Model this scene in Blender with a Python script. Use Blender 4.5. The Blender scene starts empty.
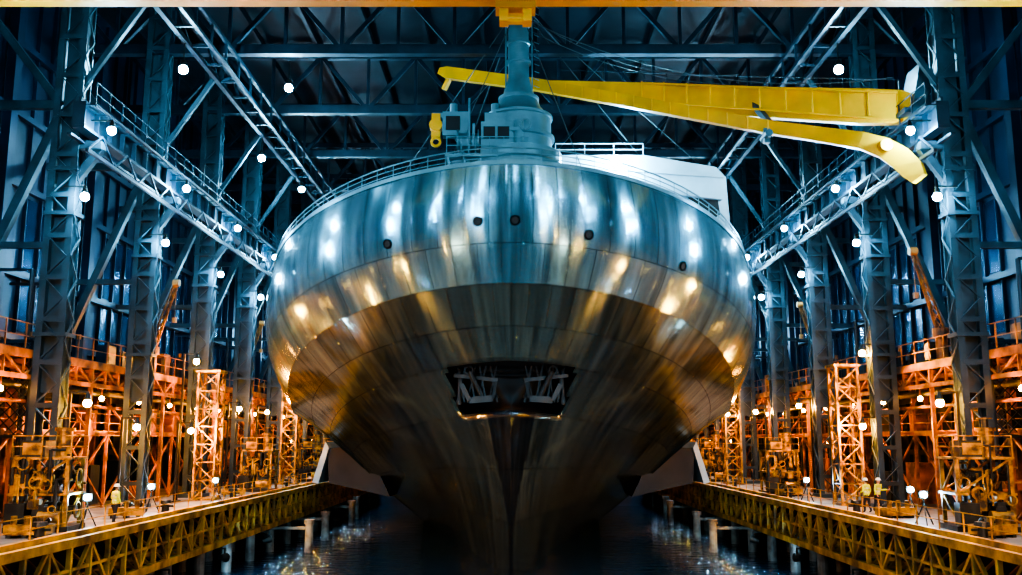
import bpy, bmesh, math, random
from mathutils import Vector, Matrix
random.seed(7)
sc = bpy.context.scene
COL = sc.collection
V = Vector
CAMZ = 3.8
WZ = -4.2

# ------------------------------------------------------------------ materials
def nd(nt, t, **kw):
    n = nt.nodes.new(t)
    for k, v in kw.items():
        if hasattr(n, k): setattr(n, k, v)
    return n
def pmat(name, col, metal=0.0, rough=0.5, nscale=1.5, var=0.35, bump=0.15, dirt=None):
    m = bpy.data.materials.new(name); m.use_nodes = True
    nt = m.node_tree; b = nt.nodes['Principled BSDF']; L = nt.links
    tc = nd(nt, 'ShaderNodeTexCoord')
    n = nd(nt, 'ShaderNodeTexNoise'); n.inputs['Scale'].default_value = nscale
    n.inputs['Detail'].default_value = 5
    L.new(tc.outputs['Object'], n.inputs['Vector'])
    r = nd(nt, 'ShaderNodeValToRGB')
    c = V(col)
    d = V(dirt) if dirt else c * (1 - var)
    r.color_ramp.elements[0].position = 0.35; r.color_ramp.elements[0].color = (*d, 1)
    r.color_ramp.elements[1].position = 0.65; r.color_ramp.elements[1].color = (*c, 1)
    L.new(n.outputs['Fac'], r.inputs['Fac']); L.new(r.outputs['Color'], b.inputs['Base Color'])
    mr = nd(nt, 'ShaderNodeMapRange')
    mr.inputs['To Min'].default_value = min(1, rough + 0.12); mr.inputs['To Max'].default_value = max(0.03, rough - 0.1)
    L.new(n.outputs['Fac'], mr.inputs['Value']); L.new(mr.outputs['Result'], b.inputs['Roughness'])
    b.inputs['Metallic'].default_value = metal
    if bump:
        n2 = nd(nt, 'ShaderNodeTexNoise'); n2.inputs['Scale'].default_value = nscale * 8
        L.new(tc.outputs['Object'], n2.inputs['Vector'])
        bp = nd(nt, 'ShaderNodeBump'); bp.inputs['Strength'].default_value = bump
        bp.inputs['Distance'].default_value = 0.03
        L.new(n2.outputs['Fac'], bp.inputs['Height']); L.new(bp.outputs['Normal'], b.inputs['Normal'])
    return m
def emat(name, col, s):
    m = bpy.data.materials.new(name); m.use_nodes = True
    b = m.node_tree.nodes['Principled BSDF']
    b.inputs['Base Color'].default_value = (*col, 1)
    b.inputs['Emission Color'].default_value = (*col, 1)
    b.inputs['Emission Strength'].default_value = s
    return m
STEEL = pmat('painted_steel', (0.042, 0.078, 0.102), 0.3, 0.45, 0.8, 0.5)
DSTEEL = pmat('dark_steel', (0.013, 0.034, 0.056), 0.3, 0.5, 0.7, 0.5)
RUST = pmat('orange_primer_steel', (0.50, 0.18, 0.035), 0.2, 0.5, 1.0, 0.5, dirt=(0.06, 0.035, 0.025))
YEL = pmat('crane_yellow', (0.85, 0.37, 0.003), 0.0, 0.38, 0.6, 0.25, 0.08)
YELD = pmat('dock_yellow', (0.75, 0.38, 0.025), 0.1, 0.5, 0.9, 0.5, dirt=(0.16, 0.08, 0.025))
MACH = pmat('machinery_yellow', (0.58, 0.31, 0.03), 0.3, 0.42, 2.0, 0.6, dirt=(0.05, 0.035, 0.02))
MACHD = pmat('machinery_dark', (0.04, 0.045, 0.042), 0.5, 0.4, 2.0, 0.5)
CONC = pmat('dock_deck_concrete', (0.20, 0.19, 0.17), 0.0, 0.6, 0.6, 0.5, 0.3)
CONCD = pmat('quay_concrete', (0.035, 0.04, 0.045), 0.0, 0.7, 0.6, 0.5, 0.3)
WHITE = pmat('ship_white_paint', (0.36, 0.50, 0.58), 0.1, 0.35, 0.6, 0.25)
MASTM = pmat('mast_grey_paint', (0.17, 0.30, 0.35), 0.5, 0.32, 0.8, 0.3)
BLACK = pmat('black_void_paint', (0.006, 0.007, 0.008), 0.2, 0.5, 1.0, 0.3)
PILE = pmat('pile_steel', (0.20, 0.20, 0.18), 0.2, 0.6, 1.2, 0.5, dirt=(0.07, 0.055, 0.045))
LAMPB = emat('cool_flood_lens', (0.33, 0.72, 1.0), 1700)
LAMPR = emat('cool_roof_lens', (0.36, 0.75, 1.0), 1500)
LAMPO = emat('sodium_lens', (1.0, 0.34, 0.035), 2600)
LAMPA = emat('amber_fill_lens', (1.0, 0.32, 0.025), 120)  # lens of lights added to warm the galleries
LAMPW = emat('work_light_lens', (0.38, 0.72, 1.0), 500)
FILL_PANEL = emat('fill_tower_lens', (1.0, 0.74, 0.52), 55)  # glowing face of the added tower that lights the lower hull
CAB = pmat('cable_steel', (0.08, 0.1, 0.11), 0.5, 0.5, 2, 0.2, 0)

# ------------------------------------------------------------------ mesh builder
class MB:
    def __init__(s): s.v = []; s.f = []; s.m = []
    def add(s, vs, fs, mi=0):
        o = len(s.v); s.v += [tuple(p) for p in vs]
        for f in fs: s.f.append([i + o for i in f]); s.m.append(mi)
    def beam(s, a, b, w=0.1, h=None, mi=0):
        a = V(a); b = V(b); h = h or w
        d = (b - a)
        if d.length < 1e-6: return
        d.normalize()
        up = V((0, 0, 1)) if abs(d.z) < 0.95 else V((0, 1, 0))
        sd = d.cross(up).normalized(); u2 = sd.cross(d).normalized()
        vs = []
        for p in (a, b):
            for i, j in ((-1, -1), (1, -1), (1, 1), (-1, 1)):
                vs.append(p + sd * (i * w / 2) + u2 * (j * h / 2))
        s.add(vs, [(0, 1, 2, 3), (7, 6, 5, 4), (0, 4, 5, 1), (1, 5, 6, 2), (2, 6, 7, 3), (3, 7, 4, 0)], mi)
    def box(s, lo, hi, mi=0):
        x0, y0, z0 = lo; x1, y1, z1 = hi
        vs = [(x0, y0, z0), (x1, y0, z0), (x1, y1, z0), (x0, y1, z0), (x0, y0, z1), (x1, y0, z1), (x1, y1, z1), (x0, y1, z1)]
        s.add(vs, [(0, 3, 2, 1), (4, 5, 6, 7), (0, 1, 5, 4), (1, 2, 6, 5), (2, 3, 7, 6), (3, 0, 4, 7)], mi)
    def cyl(s, a, b, r0, r1=None, n=12, mi=0):
        a = V(a); b = V(b); r1 = r0 if r1 is None else r1
        d = (b - a).normalized()
        up = V((0, 0, 1)) if abs(d.z) < 0.9 else V((1, 0, 0))
        x = d.cross(up).normalized(); y = d.cross(x).normalized()
        vs = []
        for p, r in ((a, r0), (b, r1)):
            for i in range(n):
                t = 2 * math.pi * i / n
                vs.append(p + x * (r * math.cos(t)) + y * (r * math.sin(t)))
        fs = [(i, (i + 1) % n, n + (i + 1) % n, n + i) for i in range(n)]
        fs += [tuple(range(n))[::-1], tuple(range(n, 2 * n))]
        s.add(vs, fs, mi)
    def ring(s, c, ax, R, r, n=16, mi=0):
        c = V(c); d = V(ax).normalized()
        up = V((0, 0, 1)) if abs(d.z) < 0.9 else V((1, 0, 0))
        x = d.cross(up).normalized(); y = d.cross(x).normalized()
        P = [c + x * (R * math.cos(2 * math.pi * i / n)) + y * (R * math.sin(2 * math.pi * i / n)) for i in range(n)]
        for i in range(n): s.beam(P[i], P[(i + 1) % n], r * 2, r * 2, mi)
    def lathe(s, c, prof, n=32, mi=0):
        vs = []
        for r, z in prof:
            for i in range(n):
                t = 2 * math.pi * i / n
                vs.append((c[0] + r * math.cos(t), c[1] + r * math.sin(t), c[2] + z))
        fs = []
        for k in range(len(prof) - 1):
            for i in range(n):
                fs.append((k * n + i, k * n + (i + 1) % n, (k + 1) * n + (i + 1) % n, (k + 1) * n + i))
        fs.append(tuple(range((len(prof) - 1) * n, len(prof) * n)))
        s.add(vs, fs, mi)
    def sph(s, c, r, n=10, mi=0, sc3=(1, 1, 1)):
        vs = []; fs = []
        rings = n // 2
        for k in range(1, rings):
            ph = math.pi * k / rings
            for i in range(n):
                t = 2 * math.pi * i / n
                vs.append((c[0] + r * sc3[0] * math.sin(ph) * math.cos(t), c[1] + r * sc3[1] * math.sin(ph) * math.sin(t), c[2] + r * sc3[2] * math.cos(ph)))
        top = len(vs); vs.append((c[0], c[1], c[2] + r * sc3[2])); bot = len(vs); vs.append((c[0], c[1], c[2] - r * sc3[2]))
        for k in range(rings - 2):
            for i in range(n):
                fs.append((k * n + i, (k + 1) * n + i, (k + 1) * n + (i + 1) % n, k * n + (i + 1) % n))
        for i in range(n):
            fs.append((top, i, (i + 1) % n)); fs.append((bot, (rings - 2) * n + (i + 1) % n, (rings - 2) * n + i))
        s.add(vs, fs, mi)
    def prism(s, poly, y0, y1, mi=0):
        n = len(poly)
        vs = [(p[0], y0, p[1]) for p in poly] + [(p[0], y1, p[1]) for p in poly]
        fs = [tuple(range(n)), tuple(range(2 * n - 1, n - 1, -1))] + [(i, i + n, (i + 1) % n + n, (i + 1) % n) for i in range(n)]
        s.add(vs, fs, mi)
    def sweep(s, pts, mi=0):
        n = len(pts); vs = []
        for i, (p, w, h) in enumerate(pts):
            p = V(p); a = V(pts[max(0, i - 1)][0]); b = V(pts[min(n - 1, i + 1)][0])
            d = (b - a).normalized(); sd = d.cross(V((0, 0, 1))).normalized(); u = sd.cross(d)
            for q, r in ((-1, -1), (1, -1), (1, 1), (-1, 1)):
                vs.append(p + sd * (q * w / 2) + u * (r * h / 2))
        fs = [(0, 1, 2, 3), tuple(4 * (n - 1) + k for k in (3, 2, 1, 0))]
        for i in range(n - 1):
            for k in range(4):
                fs.append((4 * i + k, 4 * i + 4 + k, 4 * i + 4 + (k + 1) % 4, 4 * i + (k + 1) % 4))
        s.add(vs, fs, mi)
    def mesh(s, name, mats, smooth=False):
        me = bpy.data.meshes.new(name)
        me.from_pydata(s.v, [], s.f)
        for m in mats: me.materials.append(m)
        me.polygons.foreach_set('material_index', s.m)
        bm = bmesh.new(); bm.from_mesh(me)
        bmesh.ops.recalc_face_normals(bm, faces=bm.faces)
        if smooth:
            for f in bm.faces: f.smooth = True
            for e in bm.edges:
                if len(e.link_faces) == 2 and e.calc_face_angle(0) > 0.6: e.smooth = False
        bm.to_mesh(me); bm.free(); me.update()
        return me
    def obj(s, name, mats, parent=None, smooth=False, loc=(0, 0, 0)):
        return mkobj(name, s.mesh(name, mats, smooth), parent, loc)
def mkobj(name, me, parent=None, loc=(0, 0, 0), rot=(0, 0, 0)):
    o = bpy.data.objects.new(name, me); COL.objects.link(o)
    o.location = loc; o.rotation_euler = rot
    if parent: o.parent = parent
    return o
def empty(name, loc=(0, 0, 0)):
    o = bpy.data.objects.new(name, None); COL.objects.link(o); o.location = loc; return o
def spot(name, loc, tgt, e, col, ang=100, parent=None, r=.15):
    ld = bpy.data.lights.new(name, 'SPOT'); ld.energy = e; ld.color = col; ld.spot_size = math.radians(ang); ld.spot_blend = .6; ld.shadow_soft_size = r
    o = bpy.data.objects.new(name, ld); COL.objects.link(o)
    o.rotation_euler = (V(tgt) - V(loc)).to_track_quat('-Z', 'Y').to_euler()
    o.location = V(loc) - (V(parent.location) if parent else V((0, 0, 0)))
    if parent: o.parent = parent
    return o
def fill_projector(name, loc, tgt, e, col, ang=100):
    """added fill light for hull or water, shielded: housing cylinder, yoke and the lamp in its mouth"""
    w = MB(); L = V(loc); d = (V(tgt) - L).normalized()
    w.cyl(-d * .45, -d * .02, .16, .24, 14); w.cyl(-d * .02, d * .12, .25, .27, 14)
    w.beam((0, 0, .3), -d * .25, .06); w.beam((0, 0, .3), (0, 0, .55), .08)
    w.beam((0, 0, .5), (1.2 if L.x > 0 else -1.2, 0, .5), .08)
    o = w.obj(name, [MACHD], loc=loc)
    spot('lamp', L + d * .16, tgt, e, col, ang, o)

COLY = [43.7 + 10.5 * k for k in range(-6, 8)]
Y0, Y1 = -24.0, 121.0
CX = 21.5

# ------------------------------------------------------------------ water
m = bpy.data.materials.new('harbour_water'); m.use_nodes = True
nt = m.node_tree; b = nt.nodes['Principled BSDF']
b.inputs['Base Color'].default_value = (0.005, 0.026, 0.048, 1); b.inputs['Roughness'].default_value = 0.05
b.inputs['IOR'].default_value = 1.6
tc = nd(nt, 'ShaderNodeTexCoord'); mp = nd(nt, 'ShaderNodeMapping'); mp.inputs['Scale'].default_value = (.6, 1.5, 1)
n1 = nd(nt, 'ShaderNodeTexNoise'); n1.inputs['Scale'].default_value = 0.9; n1.inputs['Detail'].default_value = 4
bp = nd(nt, 'ShaderNodeBump'); bp.inputs['Strength'].default_value = 1.0; bp.inputs['Distance'].default_value = 0.5
nt.links.new(tc.outputs['Object'], mp.inputs['Vector']); nt.links.new(mp.outputs['Vector'], n1.inputs['Vector'])
nt.links.new(n1.outputs['Fac'], bp.inputs['Height']); nt.links.new(bp.outputs['Normal'], b.inputs['Normal'])
WATER = m
w = MB(); w.add([(-22.5, Y0, WZ), (22.5, Y0, WZ), (22.5, Y1 - 2, WZ), (-22.5, Y1 - 2, WZ)], [(0, 1, 2, 3)]); w.obj('water', [WATER])

# ------------------------------------------------------------------ hall shell
WALLM = pmat('wall_cladding', (0.009, 0.030, 0.066), 0.2, 0.45, 0.3, 0.5, 0.1)
GLASS = pmat('wall_window_glass', (0.015, 0.07, 0.16), 0.6, 0.18, 0.5, 0.6, 0.05)
def side_wall(sg, name):
    w = MB(); X = 28.0 * sg
    w.box((min(X, X + .3 * sg), Y0, -6), (max(X, X + .3 * sg), Y1, 33))
    y = Y0 + .9
    while y < Y1:
        w.beam((X - .12 * sg, y, 0), (X - .12 * sg, y, 32), .22, .12); y += 1.75
    for z in (3, 6.5, 9.5, 13, 18, 22, 26):
        w.beam((X - .25 * sg, Y0, z), (X - .25 * sg, Y1, z), .3, .35)
    y = Y0 + 1.05
    k = 0
    while y < Y1 - 2:
        if k % 6 in (1, 2, 3, 4):
            w.box((min(X - .05 * sg, X), y, 9.9), (max(X - .05 * sg, X), y + 1.4, 12.7), 1)
            w.box((min(X - .05 * sg, X), y, 13.4), (max(X - .05 * sg, X), y + 1.4, 17.6), 1)
        y += 1.75; k += 1
    for yc in COLY:
        w.beam((X - .6 * sg, yc + 5.2, 0), (X - .6 * sg, yc + 5.2, 30), .5, .7)
    return w.obj(name, [WALLM, GLASS])
side_wall(-1, 'wall_left'); side_wall(1, 'wall_right')
w = MB(); w.box((-28, Y1, -6), (28, Y1 + .4, 33))
x = -27
while x < 28:
    w.beam((x, Y1 - .15, 0), (x, Y1 - .15, 32), .25, .25); x += 2.0
for z in (4, 9, 14, 19, 24, 28): w.beam((-28, Y1 - .4, z), (28, Y1 - .4, z), .45, .5)
for x in (-18, -9, 0, 9, 18): w.beam((x, Y1 - .7, 0), (x, Y1 - .7, 32), .8, .8)
w.box((-22.5, Y1 - 2, -6), (22.5, Y1, 0))
w.obj('wall_back', [WALLM])
w = MB(); w.box((-28, Y0 - .4, -6), (28, Y0, 33))
for z in (4, 9, 14, 19, 24, 28): w.beam((-28, Y0 + .3, z), (28, Y0 + .3, z), .45, .5)
w.obj('wall_front', [WALLM])
CEILM = pmat('ceiling_sheeting', (0.005, 0.012, 0.022), 0.2, 0.6, 0.3, 0.5, 0.1)
w = MB(); w.box((-28.3, Y0, 32.4), (28.3, Y1, 32.7))
for x in range(-26, 27, 4): w.beam((x, Y0, 32.1), (x, Y1, 32.1), .25, .5)
w.obj('ceiling', [CEILM])

w = MB()
w.beam((-27.7, 0, 0), (27.7, 0, 0), .55, .6); w.beam((-27.7, 0, 4.1), (27.7, 0, 4.1), .45, .45)
k = 0; x = -27.7
while x < 27.6:
    x2 = x + 3.4625
    w.beam((x, 0, 0 if k % 2 else 4.1), (x2, 0, 4.1 if k % 2 else 0), .26, .26)
    w.beam((x, 0, 0), (x, 0, 4.1), .2, .2)
    x = x2; k += 1
rt = w.mesh('roof_truss', [DSTEEL])
for y in COLY: mkobj('roof_truss', rt, loc=(0, y, 27.4))
for sg in (-1, 1):
    w = MB()
    for z in (27.0, 25.6): w.beam((18 * sg, Y0, z), (18 * sg, Y1, z), .28, .28); w.beam((16.8 * sg, Y0, z), (16.8 * sg, Y1, z), .2, .2)
    y = Y0; k = 0
    while y < Y1 - 2.6:
        w.beam((18 * sg, y, 27 if k % 2 else 25.6), (18 * sg, y + 2.625, 25.6 if k % 2 else 27), .14)
        w.beam((18 * sg, y, 25.6), (16.8 * sg, y, 25.6), .12)
        w.beam((16.8 * sg, y, 25.6), (16.8 * sg, y, 27.0), .12)
        y += 2.625; k += 1
    w.obj('roof_catwalk_truss', [DSTEEL])

# ------------------------------------------------------------------ columns
def column_mesh(sg):
    w = MB()
    H = 32
    for dx in (-.52, .52):
        w.box((dx - .16, -.42, 0), (dx + .16, -.34, H)); w.box((dx - .16, .34, 0), (dx + .16, .42, H))
        w.box((dx - .05, -.34, 0), (dx + .05, .34, H))
    w.box((-.4, -.03, 6), (.4, .03, H))
    z = 0.4; k = 0
    while z < H - 1:
        a, c = (-.5, .5) if k % 2 else (.5, -.5)
        w.beam((a, -.4, z), (c, -.4, z + 1.0), .12, .05)
        if k % 2: w.box((-.66, -.45, z - .12), (.66, -.40, z + .12))
        w.beam((-.7 * sg, (-.4, .4)[k % 2], z), (-.7 * sg, (.4, -.4)[k % 2], z + 1), .05, .1)
        z += 1.0; k += 1
    w.box((-.85, -.7, 0), (.85, .7, .25))
    s = -sg
    w.beam((.4 * s, 0, 17.9), (1.7 * s, 0, 17.9), .6, .4); w.beam((.5 * s, 0, 16.2), (1.6 * s, 0, 17.8), .35, .35)
    for zz in (16.6, 14.4, 8.6):
        w.box((-.75, -.5, zz), (.75, .5, zz + .18))
    w.beam((.5 * sg, 0, 19.5), (5.6 * sg, 0, 6.6), .4, .4)
    w.beam((.5 * sg, 0, 20), (6.2 * sg, 0, 27.0), .35, .35)
    w.beam((.5 * sg, 0, 13), (6.4 * sg, 0, 13), .3, .3); w.beam((.5 * sg, 0, 20), (6.4 * sg, 0, 20), .35, .4)
    w.beam((-.5 * sg, 0, 21), (-3.4 * sg, 0, 25.6), .25, .25)
    return w.mesh('steel_column', [STEEL])
cm = {s: column_mesh(s) for s in (-1, 1)}
for sg in (-1, 1):
    for y in COLY: mkobj('steel_column', cm[sg], loc=(CX * sg, y, 0))

# ------------------------------------------------------------------ runway beams
YR = 42.0
for sg in (-1, 1):
    w = MB(); X = 20.3 * sg
    w.box((X - .3, YR, 19.45), (X + .3, Y1, 19.6)); w.box((X - .3, YR, 18.3), (X + .3, Y1, 18.45)); w.box((X - .06, YR, 18.4), (X + .06, Y1, 19.5))
    w.beam((X, YR, 19.7), (X, Y1, 19.7), .12, .2, 0)
    w.beam((X - .5 * sg, YR, 17.2), (X - .5 * sg, Y1, 17.2), .16, .16)
    y = YR; k = 0
    while y < Y1 - 1.5:
        w.box((X - .3, y - .03, 18.4), (X + .3, y + .03, 19.5))
        w.beam((X - .5 * sg, y, 18.3 if k % 2 else 17.2), (X - .5 * sg, y + 1.5, 17.2 if k % 2 else 18.3), .08)
        xr = X - .75 * sg
        w.beam((xr, y, 19.4), (xr, y, 20.5), .06); w.beam((X, y, 19.4), (xr, y, 19.4), .08)
        y += 1.5; k += 1
    for z in (19.95, 20.5): w.beam((X - .75 * sg, YR, z), (X - .75 * sg, Y1, z), .05)
    w.beam((X - .75 * sg, YR, 19.4), (X - .75 * sg, Y1, 19.4), .12, .12)
    w.beam((X + .4 * sg, YR, 18.0), (X + .4 * sg, Y1, 18.0), .22, .12)
    w.obj('crane_runway_beam', [DSTEEL])

# ------------------------------------------------------------------ docks
for sg in (-1, 1):
    w = MB(); xa = 17.2 * sg; xb = 28 * sg
    w.box((min(xa, xb), Y0, -.28), (max(xa, xb), Y1, 0), 0)
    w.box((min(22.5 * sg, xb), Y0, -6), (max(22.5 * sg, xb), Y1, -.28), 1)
    w.obj('dock_deck', [CONC, CONCD])
    w = MB(); xf = xa - .16 * sg
    w.beam((xf, Y0, -.12), (xf, Y1, -.12), .3, .34); w.beam((xf, Y0, -2.15), (xf, Y1, -2.15), .3, .34)
    w.beam((xf, Y0, -1.15), (xf, Y1, -1.15), .12, .12)
    w.beam((xf + 2.2 * sg, Y0, -2.15), (xf + 2.2 * sg, Y1, -2.15), .2, .25)
    y = Y0; k = 0
    while y < Y1 - 1.5:
        w.beam((xf, y, -2.15), (xf, y, -.12), .2, .16)
        w.beam((xf, y, -2.05 if k % 2 else -.2), (xf, y + 1.75, -.2 if k % 2 else -2.05), .14, .14)
        w.beam((xf, y, -2.15), (xf + 2.2 * sg, y, -2.15), .12, .12)
        w.beam((xf, y, -2.15), (xf + 2.2 * sg, y, -.3), .1, .1)
        y += 1.75; k += 1
    w.obj('dock_edge_girder', [YELD])
    w = MB(); xk = xa + .2 * sg
    w.beam((xk, Y0, .12), (xk, Y1, .12), .24, .24)
    y = Y0
    while y < Y1: w.beam((xk, y, .2), (xk, y, 1.05), .05); y += 2.1
    for z in (.62, 1.05): w.beam((xk, Y0, z), (xk, Y1, z), .035)
    w.obj('dock_handrail', [YELD])
    w = MB(); y = 2.0
    while y < 118:
        for xx in (17.6, 20.4): w.cyl((xx * sg, y, -9), (xx * sg, y, -2.0), .32, n=12); w.cyl((xx * sg, y, -2.4), (xx * sg, y, -2.0), .45, n=12)
        w.beam((17.6 * sg, y, -2.3), (22.4 * sg, y, -2.3), .3, .3)
        y += 5.25
    for (px, py) in ((14.7, 70.), (15.1, 78.), (15.3, 92.), (16.0, 99.)):
        w.cyl((px * sg, py, -9), (px * sg, py, -2.2), .3, n=12); w.cyl((px * sg, py, -2.2), (px * sg, py, -1.9), .4, n=12)
        w.beam((px * sg, py, -2.5), (17.6 * sg, py, -2.5), .2)
    w.obj('dock_piles', [PILE])
    # added fill spots slung under the dock to brighten hull and water
    for y in (14, 30): fill_projector('added_fill_projector', (16.6 * sg, y, -2.9), (3.5 * sg, 59, -2.5), 9500, (.38, .76, 1.0), 46)
    for y in (47, 66, 84): fill_projector('added_fill_projector', (16.6 * sg, y, -2.9), (6 * sg, y + 7, 0.5), 1700, (1.0, .50, .07), 110)
    fill_projector('added_fill_projector', (16.6 * sg, 56, -2.9), (12.5 * sg, 68, -4.6), 1300, (.35, .7, 1.0), 110)
    # added fill spots, out of view on the near columns, brighten the bow
    for z, y in ((13, 12.2), (9, 1.7)): fill_projector('added_fill_projector', (20.0 * sg, y, z), (4 * sg, 50, 14.5), 9500, (.34, .74, 1.0), 40)

# ------------------------------------------------------------------ mezzanine galleries
def gallery(sg):
    w = MB(); xi = 22.3 * sg; xo = 26.6 * sg; a, c = 34.0, 119.0
    w.box((min(xi, xo), a, 7.85), (max(xi, xo), c, 8.0), 1)
    w.beam((xi, a, 7.75), (xi, c, 7.75), .22, .4); w.beam((xi, a, 6.7), (xi, c, 6.7), .2, .22); w.beam((xo, a, 7.6), (xo, c, 7.6), .2, .4)
    w.cyl((xi + .5 * sg, a, 7.2), (xi + .5 * sg, c, 7.2), .13, n=8); w.cyl((xi + .9 * sg, a, 6.4), (xi + .9 * sg, c, 6.4), .18, n=8, mi=1)
    w.cyl((xi + .3 * sg, a, 5.6), (xi + .3 * sg, c, 5.6), .09, n=8)
    w.beam((xi + 1.2 * sg, a, 4.2), (xi + 1.2 * sg, c, 4.2), .18, .3)
    for zz in (4.8, 5.3): w.beam((xi + 1.2 * sg, a, zz), (xi + 1.2 * sg, c, zz), .05)
    w.box((min(xi + 1.2 * sg, xo), a, 4.1), (max(xi + 1.2 * sg, xo), c, 4.2), 1)
    y = a; k = 0
    while y < c - 1.7:
        w.beam((xi, y, 6.7 if k % 2 else 7.7), (xi, y + 1.75, 7.7 if k % 2 else 6.7), .1)
        w.beam((xi, y, 6.7), (xi, y, 7.7), .1)
        w.beam((xi, y, 8), (xi, y, 9.15), .06)
        w.beam((xi, y, 7.4), (xo, y, 7.4), .14, .2)
        w.beam((xi + 1.2 * sg, y, 4.2), (xi + 1.2 * sg, y, 5.3), .05)
        if k % 3 == 0:
            w.beam((xi, y, 0), (xi, y, 7.6), .2); w.beam((xo, y, 0), (xo, y, 7.6), .22)
            w.beam((xi + 1.2 * sg, y, 0), (xi + 1.2 * sg, y, 7.6), .16)
            w.beam((xi, y, 4.2), (xo, y, 4.2), .14); w.beam((xi, y, 4.3), (xi + 2.4 * sg, y, 7.5), .12)
            w.beam((xi + 1.2 * sg, y, .2), (xi + 1.2 * sg, y + 5.2, 4.1), .11)
            w.beam((xi + 1.2 * sg, y + 5.2, .2), (xi + 1.2 * sg, y, 4.1), .09)
            # added amber lights under the two decks, for a warmer gallery glow
            w.sph((xi + .5 * sg, y + 2.6, 6.1), .15, 8, 2); w.beam((xi + .5 * sg, y + 2.6, 7.1), (xi + .5 * sg, y + 2.6, 6.15), .06)
            if k % 2: w.sph((xi + 1.5 * sg, y + .4, 3.7), .13, 8, 2); w.beam((xi + 1.5 * sg, y + .4, 4.15), (xi + 1.5 * sg, y + .4, 3.75), .06)
        y += 1.75; k += 1
    for z in (8.55, 9.15): w.beam((xi, a, z), (xi, c, z), .05)
    r = random.Random(11 + sg)
    y = a + 2
    while y < c - 2:
        hh = r.uniform(.7, 1.9); x0 = xi + r.uniform(.8, 2.4) * sg; x1 = x0 + r.uniform(.5, 1.1) * sg
        t = r.random()
        if t < .5: w.box((min(x0, x1), y, 8), (max(x0, x1), y + r.uniform(.5, 1.4), 8 + hh), r.choice((0, 1, 1)))
        elif t < .8: w.cyl((x0, y, 8), (x0, y, 8 + hh), .3, n=10, mi=1); w.cyl((x0, y, 8 + hh), (x0, y, 8.3 + hh), .12, n=8)
        else: w.cyl((x0, y, 0), (x0, y, 12), .12, n=8, mi=1); w.beam((x0, y, 12), (xo, y, 12), .14, mi=1)
        x0 = xi + r.uniform(1.6, 3) * sg
        if r.random() < .7: w.box((min(x0, x0 + .9 * sg), y, 4.2), (max(x0, x0 + .9 * sg), y + r.uniform(.6, 1.5), 4.2 + r.uniform(.8, 1.8)), r.choice((0, 1)))
        if r.random() < .7: w.box((min(x0, x0 + 1.2 * sg), y + .5, 0), (max(x0, x0 + 1.2 * sg), y + r.uniform(1.2, 2.2), r.uniform(1, 2.6)), r.choice((0, 1)))
        y += r.uniform(1.6, 2.8)
    for ys in (49.0, 80.0):
        for off in (1.6, 2.4): w.beam((xi + off * sg, ys, 0), (xi + off * sg, ys + 5, 4.2), .08, .25); w.beam((xi + off * sg, ys, 1), (xi + off * sg, ys + 5, 5.2), .05)
        for q in range(16): w.box((min(xi + 1.6 * sg, xi + 2.4 * sg), ys + q * .31, q * .262), (max(xi + 1.6 * sg, xi + 2.4 * sg), ys + q * .31 + .28, q * .262 + .04))
    return w.obj('mezzanine_gallery', [RUST, DSTEEL, LAMPA])
gallery(-1); gallery(1)

for sg in (-1, 1):
    w = MB(); x0, x1, z0, z1 = 22.4, 27.6, 4.0, 8.4
    yy = 43.7
    for i in range(-9, 12):
        for s2 in (1, -1):
            pts = []
            for q in range(21):
                zq = z0 + (z1 - z0) * q / 20; xq = x0 + i * .5 + (zq - z0) * s2 + (0 if s2 > 0 else 2.2)
                if x0 <= xq <= x1: pts.append((xq * sg, yy, zq))
            if len(pts) > 1: w.beam(pts[0], pts[-1], .05)
    for a, c in (((x0, z0), (x1, z0)), ((x0, z1), (x1, z1)), ((x0, z0), (x0, z1)), ((x1, z0), (x1, z1))): w.beam((a[0] * sg, yy, a[1]), (c[0] * sg, yy, c[1]), .16)
    for xx in (x0, x1): w.beam((xx * sg, yy, 0), (xx * sg, yy, z0), .14)
    w.obj('mesh_screen_panel', [DSTEEL])

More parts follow.
